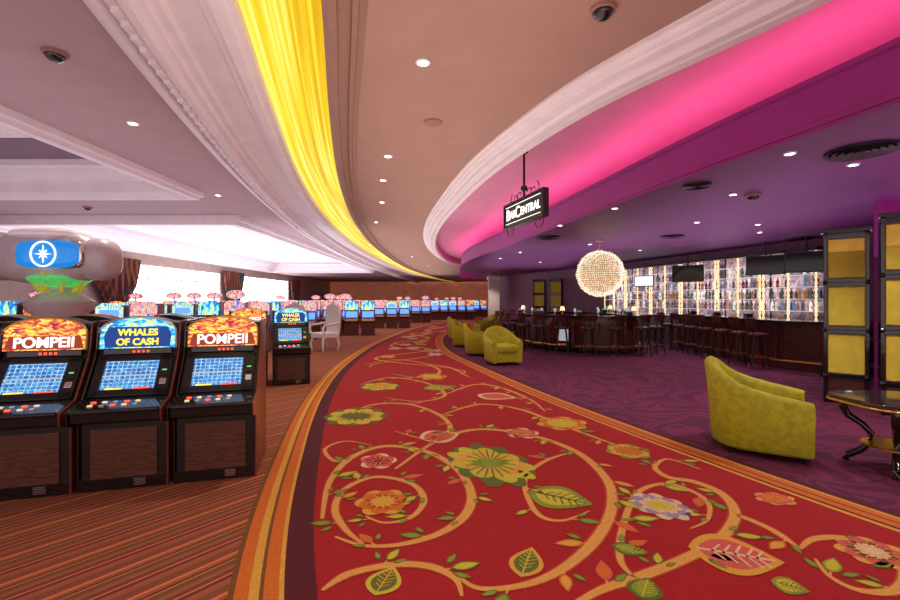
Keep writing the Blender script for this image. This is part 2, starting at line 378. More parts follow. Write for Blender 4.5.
def vine(pts,w=.06,leaves=True,world=False):
    P_=cat(pts if world else [G(*p) for p in pts],10)
    strip(P_,w*1.35,C_vd,.0085,True); strip(P_,w,C_vine,.0092,True); strip(P_,w*.3,C_gold,.0098,True)
    if not leaves: return
    acc=0
    for i in range(1,len(P_)-1):
        acc+=math.dist(P_[i],P_[i-1])
        if acc>.34:
            acc=0; a=math.atan2(P_[i][1]-P_[i-1][1],P_[i][0]-P_[i-1][0]); s=random.choice((1,-1)); aa=a+s*random.uniform(.7,1.1)
            L=random.uniform(.12,.2); c=(P_[i][0]+math.cos(aa)*(L/2+.05),P_[i][1]+math.sin(aa)*(L/2+.05))
            ca,cb=random.choice([(C_ol,C_gr),(C_gr,C_yg),(C_or,C_gold),(C_pk,C_or),(C_ol,C_yg)])
            strip([P_[i],c],.012,C_vine,.0096)
            leaf(c,L,L*.45,aa,ca,cb)
            for q in (.8,-.7):
                if random.random()<.6:
                    a2=aa+q; c2=(P_[i][0]+math.cos(a2)*(L*.4+.05),P_[i][1]+math.sin(a2)*(L*.4+.05)); leaf(c2,L*.6,L*.24,a2,C_ol,C_gr)
vine([(322,520),(330,482),(352,458),(385,447),(425,452),(455,468),(470,490),(468,512),(445,532),(405,545),(365,547),(335,538)],.066)
vine([(352,458),(335,462),(325,450),(345,442),(372,446)],.035,False)
vine([(365,547),(345,530),(335,510),(345,490),(375,478),(410,484),(424,500),(412,518),(385,524),(365,517)],.048)
vine([(322,592),(350,575),(395,566),(430,568),(455,580),(462,598)],.052)
vine([(395,470),(440,440),(480,430),(530,436),(575,452),(605,478),(612,505),(600,535),(570,565),(530,585),(480,590),(455,575)],.07)
vine([(575,452),(545,462),(525,480),(535,512),(560,522),(590,512)],.04)
vine([(560,615),(600,592),(640,578),(685,560),(720,540),(735,515),(722,495),(695,483),(668,478),(655,468),(668,460),(700,470)],.066)
vine([(640,583),(620,560),(625,520),(640,492),(670,485),(705,500),(708,520),(690,530)],.042)
vine([(800,550),(815,540),(850,540),(890,556),(905,575),(895,592),(860,592),(830,578),(815,560)],.052)
vine([(735,515),(770,530),(800,550)],.05)
vine([(345,415),(375,405),(410,405),(440,416),(450,430),(430,440),(395,432)],.055)
vine([(440,416),(480,405),(520,410),(560,425),(600,440),(640,455)],.055)
vine([(360,385),(390,378),(425,383),(445,395),(420,402),(385,398)],.055)
vine([(445,395),(475,385),(500,388),(530,400),(545,412)],.055)
vine([(365,365),(395,360),(425,364),(440,372),(420,378),(390,374)],.06,False)
vine([(425,364),(450,368),(470,378)],.06,False)
for (px,py,w,h,cols,n,ang) in [
 (490,464,80,46,[C_ol,C_yg,C_gold,C_yg,C_gr],9,.3),
 (383,503,56,27,[C_gold,C_or,C_vd,C_gold],6,.1),
 (660,507,52,30,[C_cr,C_bl,C_cr,C_yg],8,.4),
 (872,553,66,34,[C_gold,C_pk,C_br,C_cr],7,.2),
 (356,417,64,19,[C_ol,C_yg,C_gold,C_ol],8,.1),
 (378,462,38,16,[C_cr,C_pk,C_red],5,.2),
 (562,424,52,14,[C_gold,C_or,C_yg],6,.2),
 (628,452,44,16,[C_gr,C_gold,C_or],6,.1),
 (380,387,42,9,[C_ol,C_yg,C_gold],6,.1),
 (432,377,30,7,[C_gold,C_or,C_yg],6,.1),
 (522,434,34,11,[C_cr,C_pk,C_or],5,.1),
 (775,500,40,14,[C_gold,C_pk,C_or],6,.1)]:
    ww,hh=wsz(py,w,h); flower(G(px,py),ww/2,hh/2,cols,n,ang)
for (px,py,w,h,ang,a,b,c) in [
 (560,499,64,24,-.5,C_gr,C_yg,C_ol),(527,563,34,32,1.2,C_gold,C_ol,C_yg),(735,556,84,44,-.35,C_gold,C_pk,C_cr),
 (385,582,36,30,1.3,C_yg,C_ol,C_gold),(440,437,42,13,.4,C_cr,C_pk,C_or),(497,397,34,9,-.4,C_cr,C_pk,C_or),
 (440,388,26,7,.4,C_gr,C_yg,C_ol),(630,551,36,14,-.5,C_ol,C_gr,C_yg),(645,590,40,22,1.0,C_ol,C_gr,C_yg),(790,588,32,20,-.6,C_gr,C_yg,C_ol)]:
    ww,hh=wsz(py,w,h); leaf(G(px,py),max(ww,hh),min(ww,hh),ang,a,b,c)
y=12.2
while y<27:
    a,b=fCL(y)+.2,fCR(y)-.35
    for k in range(2):
        x=random.uniform(a,b); flower((x,y+random.uniform(-.4,.4)),.22,.35,random.choice([[C_ol,C_yg,C_gold],[C_gold,C_pk,C_cr],[C_cr,C_bl,C_cr],[C_gold,C_or,C_yg]]),6)
    y+=1.0
vine([(fCL(y)+.35+(fCR(y)-fCL(y)-.8)*(.5+.48*math.sin(y*1.5)),y) for y in [9+.4*i for i in range(45)]],.09,False,True)
vine([(fCL(y)+.35+(fCR(y)-fCL(y)-.8)*(.5-.48*math.sin(y*1.3+1)),y) for y in [10+.4*i for i in range(42)]],.08,False,True)
mb.obj('carpet',label='red floral walkway carpet with striped gold and orange borders',cat='carpet',closed=False)

# ---------------- walls ----------------
def wall(name,pts,z0,z1,mat,th=.12):
    mb=MB()
    (x0,y0),(x1,y1)=pts; dx,dy=x1-x0,y1-y0; L=math.hypot(dx,dy); nx,ny=-dy/L*th,dx/L*th
    mb.prism([(x0,y0),(x1,y1),(x1+nx,y1+ny),(x0+nx,y0+ny)],lambda p,a:(p[0],p[1],a),z0,z1,mat)
    return mb.obj(name,kind=ST)
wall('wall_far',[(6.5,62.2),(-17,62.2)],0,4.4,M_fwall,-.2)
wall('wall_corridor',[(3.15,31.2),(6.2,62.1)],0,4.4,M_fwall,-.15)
wall('wall_bar_end',[(3.1,31.1),(7.35,20.6)],0,4.5,M_bwall,.15)
wall('wall_bar_back',[(7.3,20.6),(9.9,10.3)],0,4.5,M_bwall,.15)
wall('wall_bar_side',[(9.9,10.3),(12.3,-4)],0,4.5,M_bwall,.15)
mb=MB(); wins=[(23.0,32.4),(35.5,46)]
def lw(y0,y1,z0,z1): mb.box((-16.6,(y0+y1)/2,(z0+z1)/2),(.2,y1-y0,z1-z0),M_lwall)
lw(-4,23.0,0,4.4); lw(32.4,35.5,0,4.4); lw(46,62.1,0,4.4)
for a,b in wins: lw(a,b,0,.7); lw(a,b,3.45,4.4)
mb.obj('wall_left',kind=ST)
for i,(a,b) in enumerate(wins):
    mb=MB(); mb.box((-16.65,(a+b)/2,2.08),(.03,b-a,2.74),M_day)
    n=int((b-a)/1.5)
    for k in range(n+1): mb.box((-16.57,a+.06+(b-a-.12)*k/n,2.08),(.08,.07,2.74),M_white)
    for z in (.74,2.7,3.41): mb.box((-16.57,(a+b)/2,z),(.08,b-a,.07),M_white)
    mb.obj('window_%d'%(i+1),kind=ST)

# ---------------- ceilings ----------------
mb=MB(); ys=YS(-4,62); ZC=4.0; ZP=4.16
bridge(mb,lambda y:offp(fYR,y,.38),lambda y:(fM(y),y),YS(-4,31),ZC,M_ceil)
bridge(mb,lambda y:offp(fYR,y,.38),lambda y:(6.6,y),YS(31,62),ZC,M_ceil)
bridge(mb,lambda y:offp(fLM,y,.62),lambda y:(fYL(y)-.15,y),ys,ZC,M_ceilL)
bridge(mb,lambda y:(-6.05,y),lambda y:(fLM(y),y),ys,ZC,M_ceilL)
def rect(x0,x1,y0,y1,z,m): mb.add([(x0,y0,z),(x1,y0,z),(x1,y1,z),(x0,y1,z)],[(0,1,2,3)],m)
T1=(-13.5,-6.1,-2,10.2); T2=(-14.5,-6.7,13.7,37)
rect(-16.6,-6.05,-4,-2,ZC,M_ceilL); rect(-16.6,T1[0],-2,10.2,ZC,M_ceilL); rect(T1[1],-6.05,-2,10.2,ZC,M_ceilL); rect(-16.6,-6.05,10.2,13.7,ZC,M_ceilL)
rect(-16.6,T2[0],13.7,37,ZC,M_ceilL); rect(T2[1],-6.05,13.7,37,ZC,M_ceilL); rect(-16.6,-6.05,37,62.2,ZC,M_ceilL)
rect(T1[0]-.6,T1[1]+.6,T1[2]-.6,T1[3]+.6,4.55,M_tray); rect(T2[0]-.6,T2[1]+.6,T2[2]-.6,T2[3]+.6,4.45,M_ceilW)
yb=YS(-4,31)
bridge(mb,lambda y:offp(fM,y,.46),lambda y:offp(fF,y,1.32),yb,ZP,M_pink)
mb.add([(fM(31)-.1,31.05,3.0),(3.2,31.05,3.0),(3.2,31.05,4.4),(fM(31)-.1,31.05,4.4)],[(0,1,2,3)],M_fascia)
bridge(mb,lambda y:offp(fF,y,0),rb,yb,3.1,M_purple)
mb.obj('ceiling',kind=ST,closed=False)
tn=[0]
def trim(mb,closed=False,smooth=None):
    tn[0]+=1; return mb.obj('trim_%d'%tn[0],kind=ST,closed=closed,smooth=smooth)
mp_=[(-.06,4.0),(-.06,3.97),(0,3.965),(.015,3.93),(.05,3.91),(.09,3.92),(.10,3.88),(.17,3.865),(.18,3.89),(.21,3.89),(.22,3.84),(.27,3.80),(.34,3.79),(.36,3.84),(.39,3.84),(.40,3.78),(.52,3.77),(.54,3.82),(.57,3.83),(.6,3.86)]
mb=MB(); sweep(mb,fM,[(o*.78,4-(4-z)*.95) for o,z in mp_],YS(-4,31),M_trim); sweep(mb,fM,[(.468,3.867),(.475,3.97),(.46,ZP)],YS(-4,31),M_pink); trim(mb)
mb=MB(); sweep(mb,fF,[(0,3.1),(0,3.14),(-.02,3.14),(-.02,3.19),(0,3.2),(0,3.55),(-.03,3.57),(-.03,3.62),(.05,3.62),(.06,3.46)],yb,M_fascia); trim(mb)
mb=MB(); sweep(mb,fF,[(.06,3.46),(1.3,3.46),(1.32,ZP)],yb,M_pink); trim(mb)
mb=MB(); sweep(mb,fF,[(.22,3.5),(.34,3.5)],YS(-4,30.5),M_led)
o=mb.obj('led_strip',label='pink light strip hidden on the cove ledge',cat='light strip',closed=False)
mb=MB(); NF=24; bridge(mb,lambda y:(fYL(y),y),lambda y:(fYR(y),y),ys,4.06,M_fab,arch=lambda t:.28*math.sin(pi*t)**.6 if 0<t<1 else 0,n=NF)
o=mb.obj('ceiling_fabric',label='backlit yellow draped fabric set in curved ceiling recess',cat='ceiling light',closed=False,smooth=60)
uv=o.data.uv_layers.new(name='UVMap')
for lp in o.data.loops:
    vi=lp.vertex_index; uv.data[lp.index].uv=((vi%(NF+1))/NF, ys[vi//(NF+1)])
mb=MB(); sweep(mb,fYL,[(-.6,4.0),(-.3,3.985),(-.28,3.95),(-.2,3.94),(-.19,3.9),(-.08,3.89),(-.07,3.93),(0,3.94),(0,4.1)],ys,M_trim); trim(mb)
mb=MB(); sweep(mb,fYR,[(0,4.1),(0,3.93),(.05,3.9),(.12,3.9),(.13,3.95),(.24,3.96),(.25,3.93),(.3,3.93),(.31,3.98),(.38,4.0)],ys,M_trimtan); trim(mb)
mb=MB(); sweep(mb,fLM,[(-.05,4.0),(-.05,3.92),(.03,3.91),(.04,3.85),(.1,3.84),(.11,3.91),(.16,3.91),(.17,3.84),(.3,3.82),(.31,3.77),(.38,3.77),(.39,3.87),(.44,3.88),(.45,3.95),(.52,3.96),(.56,3.99),(.62,4.0)],ys,M_trim)
for i in range(120):
    y=.5+i*.13*(1+i*.012)
    if y>26: break
    p=offp(fLM,y,.235); mb.box((p[0],p[1],3.815),(.07,.06,.06),M_trim)
trim(mb)
def frame(x0,x1,y0,y1,prof,mat):
    mb=MB(); vs=[];fs=[]
    for o,z in prof: vs+=[(x0+o,y0+o,z),(x1-o,y0+o,z),(x1-o,y1-o,z),(x0+o,y1-o,z)]
    for i in range(len(prof)-1):
        for k in range(4): fs.append((i*4+k,i*4+(k+1)%4,(i+1)*4+(k+1)%4,(i+1)*4+k))
    mb.add(vs,fs,mat); trim(mb)
frame(*T1,[(-.35,4.0),(-.34,3.9),(-.28,3.89),(-.27,3.82),(-.15,3.81),(-.14,3.88),(-.05,3.88),(0,3.95),(0,4.2),(.1,4.22),(.12,4.3),(.3,4.32),(.32,4.4),(.45,4.42),(.46,4.55)],M_trim)
frame(*T2,[(-.45,4.0),(-.44,3.88),(-.38,3.87),(-.36,3.74),(-.22,3.73),(-.2,3.81),(-.05,3.81),(0,3.9),(0,4.1),(.12,4.12),(.14,4.22),(.35,4.25),(.37,4.45)],M_trim)
frame(-12.5,-7.6,1.5,8.2,[(0,4.55),(.02,4.45),(.12,4.44),(.14,4.5),(.3,4.5),(.32,4.55)],M_trim)
frame(-12.7,-8.3,15.8,33,[(0,4.45),(.02,4.3),(.2,4.28),(.24,4.36),(.4,4.38),(.42,4.45)],M_trim)

# ceiling fittings
def downlight(x,y,z,lamp=True,r=.055,e=60,col=(1,.88,.75),ang=110):
    rt=root('downlight','recessed round ceiling downlight, lit','ceiling light',(x,y,z),group='ceiling downlights')
    mb=MB(); mb.lathe([(r*1.45,0),(r*1.45,-.012),(r*1.05,-.016),(r,-.004)],M_white,16); mb.obj('trim_ring',rt,smooth=40)
    mb=MB(); mb.lathe([(r*.95,-.003),(r*.95,-.008),(0.0001,-.012)],M_lamp,16); mb.obj('bulb',rt)
    if lamp:
        l=bpy.data.lights.new('spot','SPOT'); l.energy=e; l.spot_size=math.radians(ang); l.spot_blend=.8; l.color=col; l.shadow_soft_size=.05
        lo=bpy.data.objects.new('lamp',l); COL.objects.link(lo); lo.location=(0,0,-.05); lo.parent=rt
def C(px,py,h): Y=h*450/(300.0-py); return ((px-450)/450*Y,Y)
for px,py,l in [(423,62,1),(133,123,1),(388,156,1),(218,195,1),(382,202,1),(376,222,0),(318,212,0),(370,245,1),(383,180,0)]:
    x,y=C(px,py,2.5); downlight(x,y,4.0,bool(l),e=150)
for x,y in [(-.2,1.2),(1.4,1.0),(-2.7,-.5),(-.9,20),(-2.2,26),(.2,-2),(-1.6,33),(-1.0,42)]: downlight(x,y,4.0,e=150)
for px,py,l in [(790,153,1),(733,194,1),(615,208,1),(672,237,1),(825,240,0),(697,222,0),(560,225,1),(590,244,0),(520,252,1),(640,250,1),(760,232,1),(540,262,0),(500,258,0)]:
    x,y=C(px,py,1.6); downlight(x,y,3.1,bool(l),r=.045,e=90,col=(1,.80,.82))
for x,y in [(5.2,2.6),(4.3,1.5),(6.5,9.5),(4.75,5.3)]: downlight(x,y,3.1,True,r=.045,e=95,col=(1,.84,.80))  # last downlight is added to brighten the cabinet panels
downlight(2.45,28.0,3.1,True,r=.045,e=150)  # lamp added to brighten the dark column, not an existing fitting
def dome(x,y,z):
    rt=root('security_camera','dark smoked dome security camera on the ceiling','security camera',(x,y,z),group='dome cameras')
    mb=MB(); mb.lathe([(.11,0),(.11,-.03),(.09,-.04),(.085,-.035)],M_trimtan,24); mb.obj('mount_ring',rt,smooth=40)
    mb=MB(); mb.lathe([(.085,-.035)]+[(.085*math.cos(a*pi/16),-.035-.07*math.sin(a*pi/16)) for a in range(1,8)]+[(.0001,-.105)],M_blackg,24); mb.obj('dome',rt,smooth=60)
for px,py in [(55,52),(603,8),(88,207)]:
    x,y=C(px,py,2.5); dome(x,y,4.0)
x,y=C(733,194,1.6); dome(x+.3,y,3.1)
def vent(x,y,z,r):
    mb=MB()
    for k in range(5): mb.lathe([(r*(1-.2*k),0),(r*(1-.2*k),-.03),(r*(1-.2*k)-.04,-.015),(r*(1-.2*k)-.05,0)],M_dark,32)
    mb.obj('ceiling_vent',label='round black slotted air diffuser in the purple ceiling',cat='vent',loc=(x,y,z),smooth=35,group='round diffusers')
for px,py,r in [(862,150,.32),(548,237,.3),(697,185,.18),(672,236,.28),(800,238,.3)]:
    x,y=C(px,py,1.6); vent(x,y,3.1,r)
x,y=C(433,122,2.5)
mb=MB(); mb.lathe([(.13,0),(.13,-.015),(.1,-.02),(.0001,-.02)],M_trimtan,24); mb.obj('ceiling_speaker',label='flush round tan ceiling speaker grille',cat='speaker',loc=(x,y,4.0),smooth=40)

# ---------------- slot machines ----------------
def slot(header,art,label,lettermat,loc,rz,group='bank of slant-top slot machines'):
    rt=root('slot_machine',label,'slot machine',loc,rz,group)
    W=.30
    fx=lambda p,a:(a,p[0],p[1])
    mb=MB(); mb.prism([(-.26,0),(-.26,.53),(-.42,.57),(-.43,.655),(-.20,.70),(.03,1.03),(.05,1.07),(.09,1.30),(.42,1.30),(.42,0)],fx,-W,W,M_black); mb.obj('cabinet_body',rt,bevel=.008)
    for s in (-1,1):
        mb=MB(); mb.prism([(-.285,0),(-.285,.52),(-.445,.56),(-.455,.665),(-.22,.72),(-.01,1.02),(.02,1.09),(.05,1.28),(.10,1.32),(.40,1.32),(.43,1.25),(.43,0)],fx,s*W,s*(W+.014),M_redwood if s>0 else M_blackg); mb.obj('side_panel',rt,bevel=.004)
    mb=MB(); mb.box((0,-.265,.285),(.46,.02,.40),M_wood); mb.obj('base_panel',rt,label='brown wood grain lower door',bevel=.006)
    mb=MB(); mb.box((0,-.268,.05),(.60,.03,.09),M_blackg); mb.obj('kick_plate',rt)
    mb=MB()
    for k in range(5): mb.box((.11,-.285,.03+.012*k),(.08,.004,.005),M_chrome)
    mb.obj('vent_slots',rt)
    A=Vector((0,-.20,.70)); B=Vector((0,.03,1.03)); u=(B-A).normalized(); n=Vector((1,0,0)).cross(u); c=(A+B)/2
    SM=Matrix(((1,u.x,n.x,c.x),(0,u.y,n.y,c.y),(0,u.z,n.z,c.z),(0,0,0,1)))
    mb=MB()
    hw,hh=.275,.185
    for (x,y,w,h) in [(0,hh-.025,.55,.05),(0,-hh+.03,.55,.06),(-hw+.03,0,.06,.37),(hw-.05,0,.10,.37)]: mb.box((x,y,.014),(w,h,.028),M_black,SM)
    mb.obj('screen_bezel',rt,bevel=.006)
    so=MB(); so.box((0,0,0),(.41,.285,.008),M_scr); so=so.obj('screen',rt)
    so.matrix_local=SM@Matrix.Translation((-.02,.002,.010))
    mb=MB(); mb.box((-.02,.0,.016),(.40,.012,.003),M_glass,SM); mb.box((-.12,-.12,.016),(.12,.02,.003),M_lettery,SM); mb.box((.08,-.12,.016),(.12,.02,.003),M_redl,SM); mb.obj('screen_banner',rt)
    mb=MB(); mb.box((.232,.03,.03),(.055,.09,.02),M_dark,SM); mb.box((.232,.03,.042),(.035,.012,.006),M_green,SM); mb.box((.232,-.07,.03),(.05,.05,.012),M_chrome,SM); mb.obj('bill_acceptor',rt,bevel=.003)
    A=Vector((0,-.44,.655)); B=Vector((0,-.20,.705)); u=(B-A).normalized(); n=Vector((1,0,0)).cross(u); c=(A+B)/2
    DM=Matrix(((1,u.x,n.x,c.x),(0,u.y,n.y,c.y),(0,u.z,n.z,c.z),(0,0,0,1)))
    mb=MB(); mb.box((0,0,.008),(.60,.25,.02),M_blackg,DM); mb.tube([DM@Vector((-.29,-.125,.005)),DM@Vector((.29,-.125,.005))],.018,M_black,10); mb.obj('button_deck',rt,bevel=.005)
    for r_ in range(2):
        for k in range(5):
            mb=MB(); mb.box((-.19+k*.075,-.05+r_*.06,.022),(.034,.02,.012),[M_btn,M_chrome,M_redl][(k+r_*2)%3],DM); mb.obj('button',rt,bevel=.003)
    top=[(-.28,1.09),(.28,1.09),(.28,1.22)]+[(.28*math.cos(a),1.22+.125*math.sin(a)) for a in [pi*k/16 for k in range(1,16)]]+[(-.28,1.22)]
    fy=lambda p,a:(p[0],a+(p[1]-1.09)*.15,p[1])
    mb=MB(); mb.prism([(x*1.06,1.09+(z-1.09)*1.07-.01) for x,z in top],fy,.02,.22,M_black); mb.obj('header_box',rt,bevel=.006)
    mb=MB(); mb.prism(top,fy,.005,.02,art); mb.obj('header_sign',rt)
    mb=MB(); mb.tube([fy((x*1.03,1.09+(z-1.09)*1.04),.0) for x,z in top[1:]],.009,M_gold if art is M_fire else M_chrome,6); mb.obj('header_trim',rt,smooth=60)
    mb=MB(); mb.box((0,.022,1.062),(.5,.02,.04),M_blackg)
    for k in range(4): mb.box((-.03+k*.035,.01,1.062),(.018,.006,.018),M_redl)
    mb.obj('credit_display',rt)
    lines=header.split('|')
    if len(lines)==1:
        mb=MB(); mb.prism([(-.27,1.10),(.27,1.10),(.24,1.205),(-.24,1.205)],fy,.0,.006,M_plate_r); mb.obj('name_plate',rt)
    else:
        mb=MB(); mb.prism([(-.24,1.10),(.24,1.10),(.25,1.20),(.22,1.27),(-.22,1.27),(-.25,1.20)],fy,.0,.006,M_plate_b); mb.obj('name_plate',rt)
    for i,ln in enumerate(lines):
        zz=(1.15 if len(lines)==1 else 1.142)+(len(lines)-1-i)*.08
        sz=.118 if len(lines)==1 else .078
        text(ln,sz,lettermat,rt,Matrix.Translation((0,(zz-1.09)*.15-.006,zz))@Matrix(((1,0,0,0),(0,.148,-1,0),(0,1,0,0),(0,0,0,1))),bold=.002,sx=.98)
    return rt
yaw=math.radians(16); ux,uy=math.cos(yaw),math.sin(yaw)
base=Vector((-2.03,4.02,0)); step=.66
slots=[]
defs=[('POMPEII',M_fire,'slant-top slot machine with fiery orange header and blue screen',M_letter),
('WHALES|OF CASH',M_ocean,'slant-top slot machine with ocean blue header and yellow lettering',M_lettery),
('POMPEII',M_fire,'slant-top slot machine with fiery orange header and blue screen',M_letter)]
for i,d in enumerate(defs):
    slots.append(slot(*d,loc=(base.x-ux*step*i,base.y-uy*step*i,0),rz=yaw))
place(slots[2],(base.x-ux*step*3,base.y-uy*step*3,0),yaw,'slant-top slot machine with fiery orange header and blue screen')
for i in range(1,4):
    p=base+Vector((-ux*step*i-uy*.92,-uy*step*i+ux*.92,0)); place(slots[i%3],p,yaw+pi)
place(slots[1],(-2.90,8.2,0),math.radians(22),'slant-top slot machine with blue header beside the walkway')
place(slots[0],(-3.55,7.93,0),math.radians(22),'slant-top slot machine with fiery header next in the bank')

def farslot(art,h=1.42,tall=False):
    mb=MB(); fx=lambda p,a:(a,p[0],p[1])
    mb.prism([(-.26,0),(-.26,.53),(-.4,.58),(-.4,.66),(-.18,.72),(.02,1.02),(.05,h),(.35,h),(.35,0)],fx,-.30,.30,M_redwood)
    mb.add([(-.24,-.165,.76),(.24,-.165,.76),(.24,.0,1.01),(-.24,.0,1.01)],[(0,1,2,3)],M_scr2)
    mb.add([(-.28,.02,1.07),(.28,.02,1.07),(.28,.04,h-.04),(.15,.04,h+.05),(-.15,.04,h+.05),(-.28,.04,h-.04)],[(0,1,2,3,4,5)],art)
    if art is M_mix3: mb.add([(-.2,.01,1.12),(.2,.01,1.12),(.2,.025,h-.1),(-.2,.025,h-.1)],[(0,1,2,3)],M_scr2)
    mb.box((0,-.27,.3),(.44,.02,.4),M_wood); mb.box((0,-.41,.64),(.5,.03,.05),M_gold)
    if tall:
        mb.lathe([(.03,h),(.03,h+.1)],M_chrome,8,c=(0,.2,0)); mb.prism([(.26*math.cos(a),h+.22+.13*math.sin(a)) for a in [2*pi*k/20 for k in range(20)]],lambda p,a:(p[0],a,p[1]),.15,.25,M_chrome)
        mb.prism([(.23*math.cos(a),h+.22+.105*math.sin(a)) for a in [2*pi*k/20 for k in range(20)]],lambda p,a:(p[0],a,p[1]),.14,.15,M_mix2)
    return mb
protos=[farslot(a,h,t).obj('slot_machine',label='slot machine with glowing blue screen and colourful header',cat='slot machine',group='rows of distant slot machines',closed=False) for a,h,t in ((M_mix,1.42,0),(M_mix3,1.38,0),(M_mix2,1.45,0),(M_fire,1.40,0),(M_ocean,1.42,0),(M_mix,1.44,1))]
used=0; taken=[(-2.9,8.2),(-3.55,7.93)]
def fplace(x,y,rz):
    global used
    if any(math.hypot(x-a,y-b)<.66 for a,b in taken): return
    if y<32 and x>fCL(y)-.85: return
    taken.append((x,y))
    p=protos[used] if used<6 else random.choice(protos)
    if used<6: o=p
    else: o=p.copy(); COL.objects.link(o)
    used+=1
    o.location=(x,y,0); o.rotation_euler=(0,0,rz)
for r in range(4):
    for k in range(4): fplace(-13.5+r*.1+k*.68,9.5+r*4.2,.1)
for r,(x0,y0,n) in enumerate([(-9.6,9.6,5),(-9.0,12.6,6),(-10.2,16.5,8),(-8.2,20,6),(-11.5,26.5,11),(-4.9,19.2,3),(-5.2,24,5),(-6.4,29.5,8),(-3.2,34,8),(-9,37,9),(-2.4,40,9),(-1,46,6),(-12,32,9),(-9,48,12),(-5,53,14)]):
    for k in range(n): fplace(x0+k*.68,y0+k*.12,.17)

rt=root('display_console','rounded lilac-silver game sign with blue compass screen on a pedestal','game sign',(-5.1,5.75,0))
mb=MB(); mb.supell((0,0,2.04),(.62,.26,.33),.62,M_silver); mb.supell((.60,.03,2.02),(.24,.22,.27),.8,M_silver); mb.supell((-.60,.03,2.02),(.24,.22,.27),.8,M_silver); mb.obj('sign_head',rt,smooth=50)
mb=MB(); mb.supell((0,-.02,2.31),(.45,.22,.10),.7,M_trim); mb.obj('head_cap',rt,smooth=50)
mb=MB(); mb.supell((.16,-.17,2.06),(.43,.09,.20),.5,M_chrome); mb.obj('screen_bezel',rt,smooth=50)
mb=MB(); mb.supell((.16,-.20,2.06),(.40,.08,.175),.5,M_scr3); mb.obj('screen',rt,smooth=50)
mb=MB(); mb.tube([(.16+.15*math.cos(a),-.29,2.06+.15*math.sin(a)) for a in [2*pi*k/32 for k in range(32)]],.010,M_letter,6,closed=True)
star=[]
for k in range(16):
    a=2*pi*k/16+pi/2; r=(.11 if k%4==0 else .07) if k%2==0 else .025; star.append((r*math.cos(a),r*math.sin(a)))
mb.prism(star,lambda p,a:(.16+p[0],a,2.06+p[1]),-.295,-.285,M_letter); mb.obj('compass_emblem',rt)
mb=MB(); mb.lathe([(.30,1.80),(.33,1.76),(.26,1.70),(.12,1.66)],M_greenb,28,c=(.12,0,0)); mb.obj('green_bowl',rt,smooth=50)
mb=MB()
for k in range(8):
    a=2*pi*k/8; mb.tube([(.12+.34*math.cos(a),.24*math.sin(a),1.84),(.12+.22*math.cos(a),.22*math.sin(a),1.64),(.12+.12*math.cos(a),.12*math.sin(a),1.56)],.022,M_yrib,6)
mb.obj('yellow_ribs',rt,smooth=50)
mb=MB(); mb.lathe([(.38,0),(.38,.08),(.2,.14),(.16,1.2),(.34,1.38),(.36,1.48),(.24,1.56),(.12,1.62),(.12,1.74)],M_silver,28,c=(.12,0,0)); mb.obj('pedestal',rt,smooth=50)
def curtain(y,w,label):
    mb=MB(); N=60
    vs=[];f=[]
    for j,(z,g) in enumerate([(3.6,1),(3.0,.95),(2.2,.8),(1.5,.5),(1.3,.42),(1.0,.5),(.05,.7)]):
        for i in range(N+1):
            t=i/N; vs.append((-16.2+.12*math.sin(t*pi*14),y+(t-.5)*w*g,z))
    for j in range(6):
        for i in range(N): f.append((j*(N+1)+i,j*(N+1)+i+1,(j+1)*(N+1)+i+1,(j+1)*(N+1)+i))
    mb.add(vs,f,M_curt); mb.obj('curtain',label=label,cat='curtain',closed=False,smooth=60,group='window drapes')
for y,w in ((21.9,3.4),(33.8,3.4),(47.2,3.0)): curtain(y,w,'tied-back striped maroon and teal drape beside the bright window')

rt=root('throne_chair','ornate white high-back chair beside the walkway','chair',(-3.72,13.4,0),math.radians(-40))
mb=MB(); mb.box((0,0,.46),(.62,.6,.16),M_white); mb.obj('seat',rt,bevel=.03)
mb=MB(); mb.prism([(-.3,.5),(.3,.5),(.36,1.1),(.28,1.32),(.12,1.36),(0,1.46),(-.12,1.36),(-.28,1.32),(-.36,1.1)],lambda p,a:(p[0],a,p[1]),.24,.33,M_white); mb.obj('backrest',rt,bevel=.02)
for s in (-1,1):
    mb=MB(); mb.tube([(s*.32,.28,.82),(s*.35,0,.78),(s*.35,-.24,.76),(s*.35,-.3,.68),(s*.33,-.26,.5)],.035,M_white,8); mb.obj('armrest',rt,smooth=50)
    for t in (-1,1):
        mb=MB(); mb.tube([(s*.26,t*.24,.4),(s*.3,t*.28,.2),(s*.27,t*.25,0)],[.04,.03,.02],M_white,8); mb.obj('leg',rt,smooth=50)
place(rt,(-4.75,13.9,0),math.radians(30))

# ---------------- bar sign ----------------
A=Vector((1.02,8.2)); B=Vector((1.45,6.8)); c=(A+B)/2; rz=math.atan2(B.y-A.y,B.x-A.x)
rt=root('hanging_sign','black hanging bar sign with white lettering and scrolled metal frame','sign',(c.x,c.y,2.99),rz)
mb=MB(); mb.box((0,0,0),(1.36,.07,.36),M_black); mb.obj('sign_board',rt,bevel=.01)
mb=MB()
for z in (-.2,.2): mb.box((0,0,z),(1.46,.1,.035),M_dark)
for x in (-.715,.715): mb.box((x,0,0),(.035,.1,.43),M_dark)
def scroll(cx,cz,s):
    return [(cx+s*(.03+.012*k)*math.cos(k*.55),0,cz+(.02+.009*k)*math.sin(k*.55)) for k in range(14)]
for s in (-1,1):
    mb.tube(scroll(s*.35,.27,s),.009,M_dark,6); mb.tube(scroll(s*.5,-.26,s),.009,M_dark,6); mb.tube(scroll(s*.15,.29,-s),.009,M_dark,6)
mb.obj('sign_frame',rt)
mb=MB()
for s in (-1,1):
    for k in range(2): mb.box((0,s*.045,(-.145 if k else .145)),(1.28,.006,.008),M_letter)
mb.obj('sign_piping',rt)
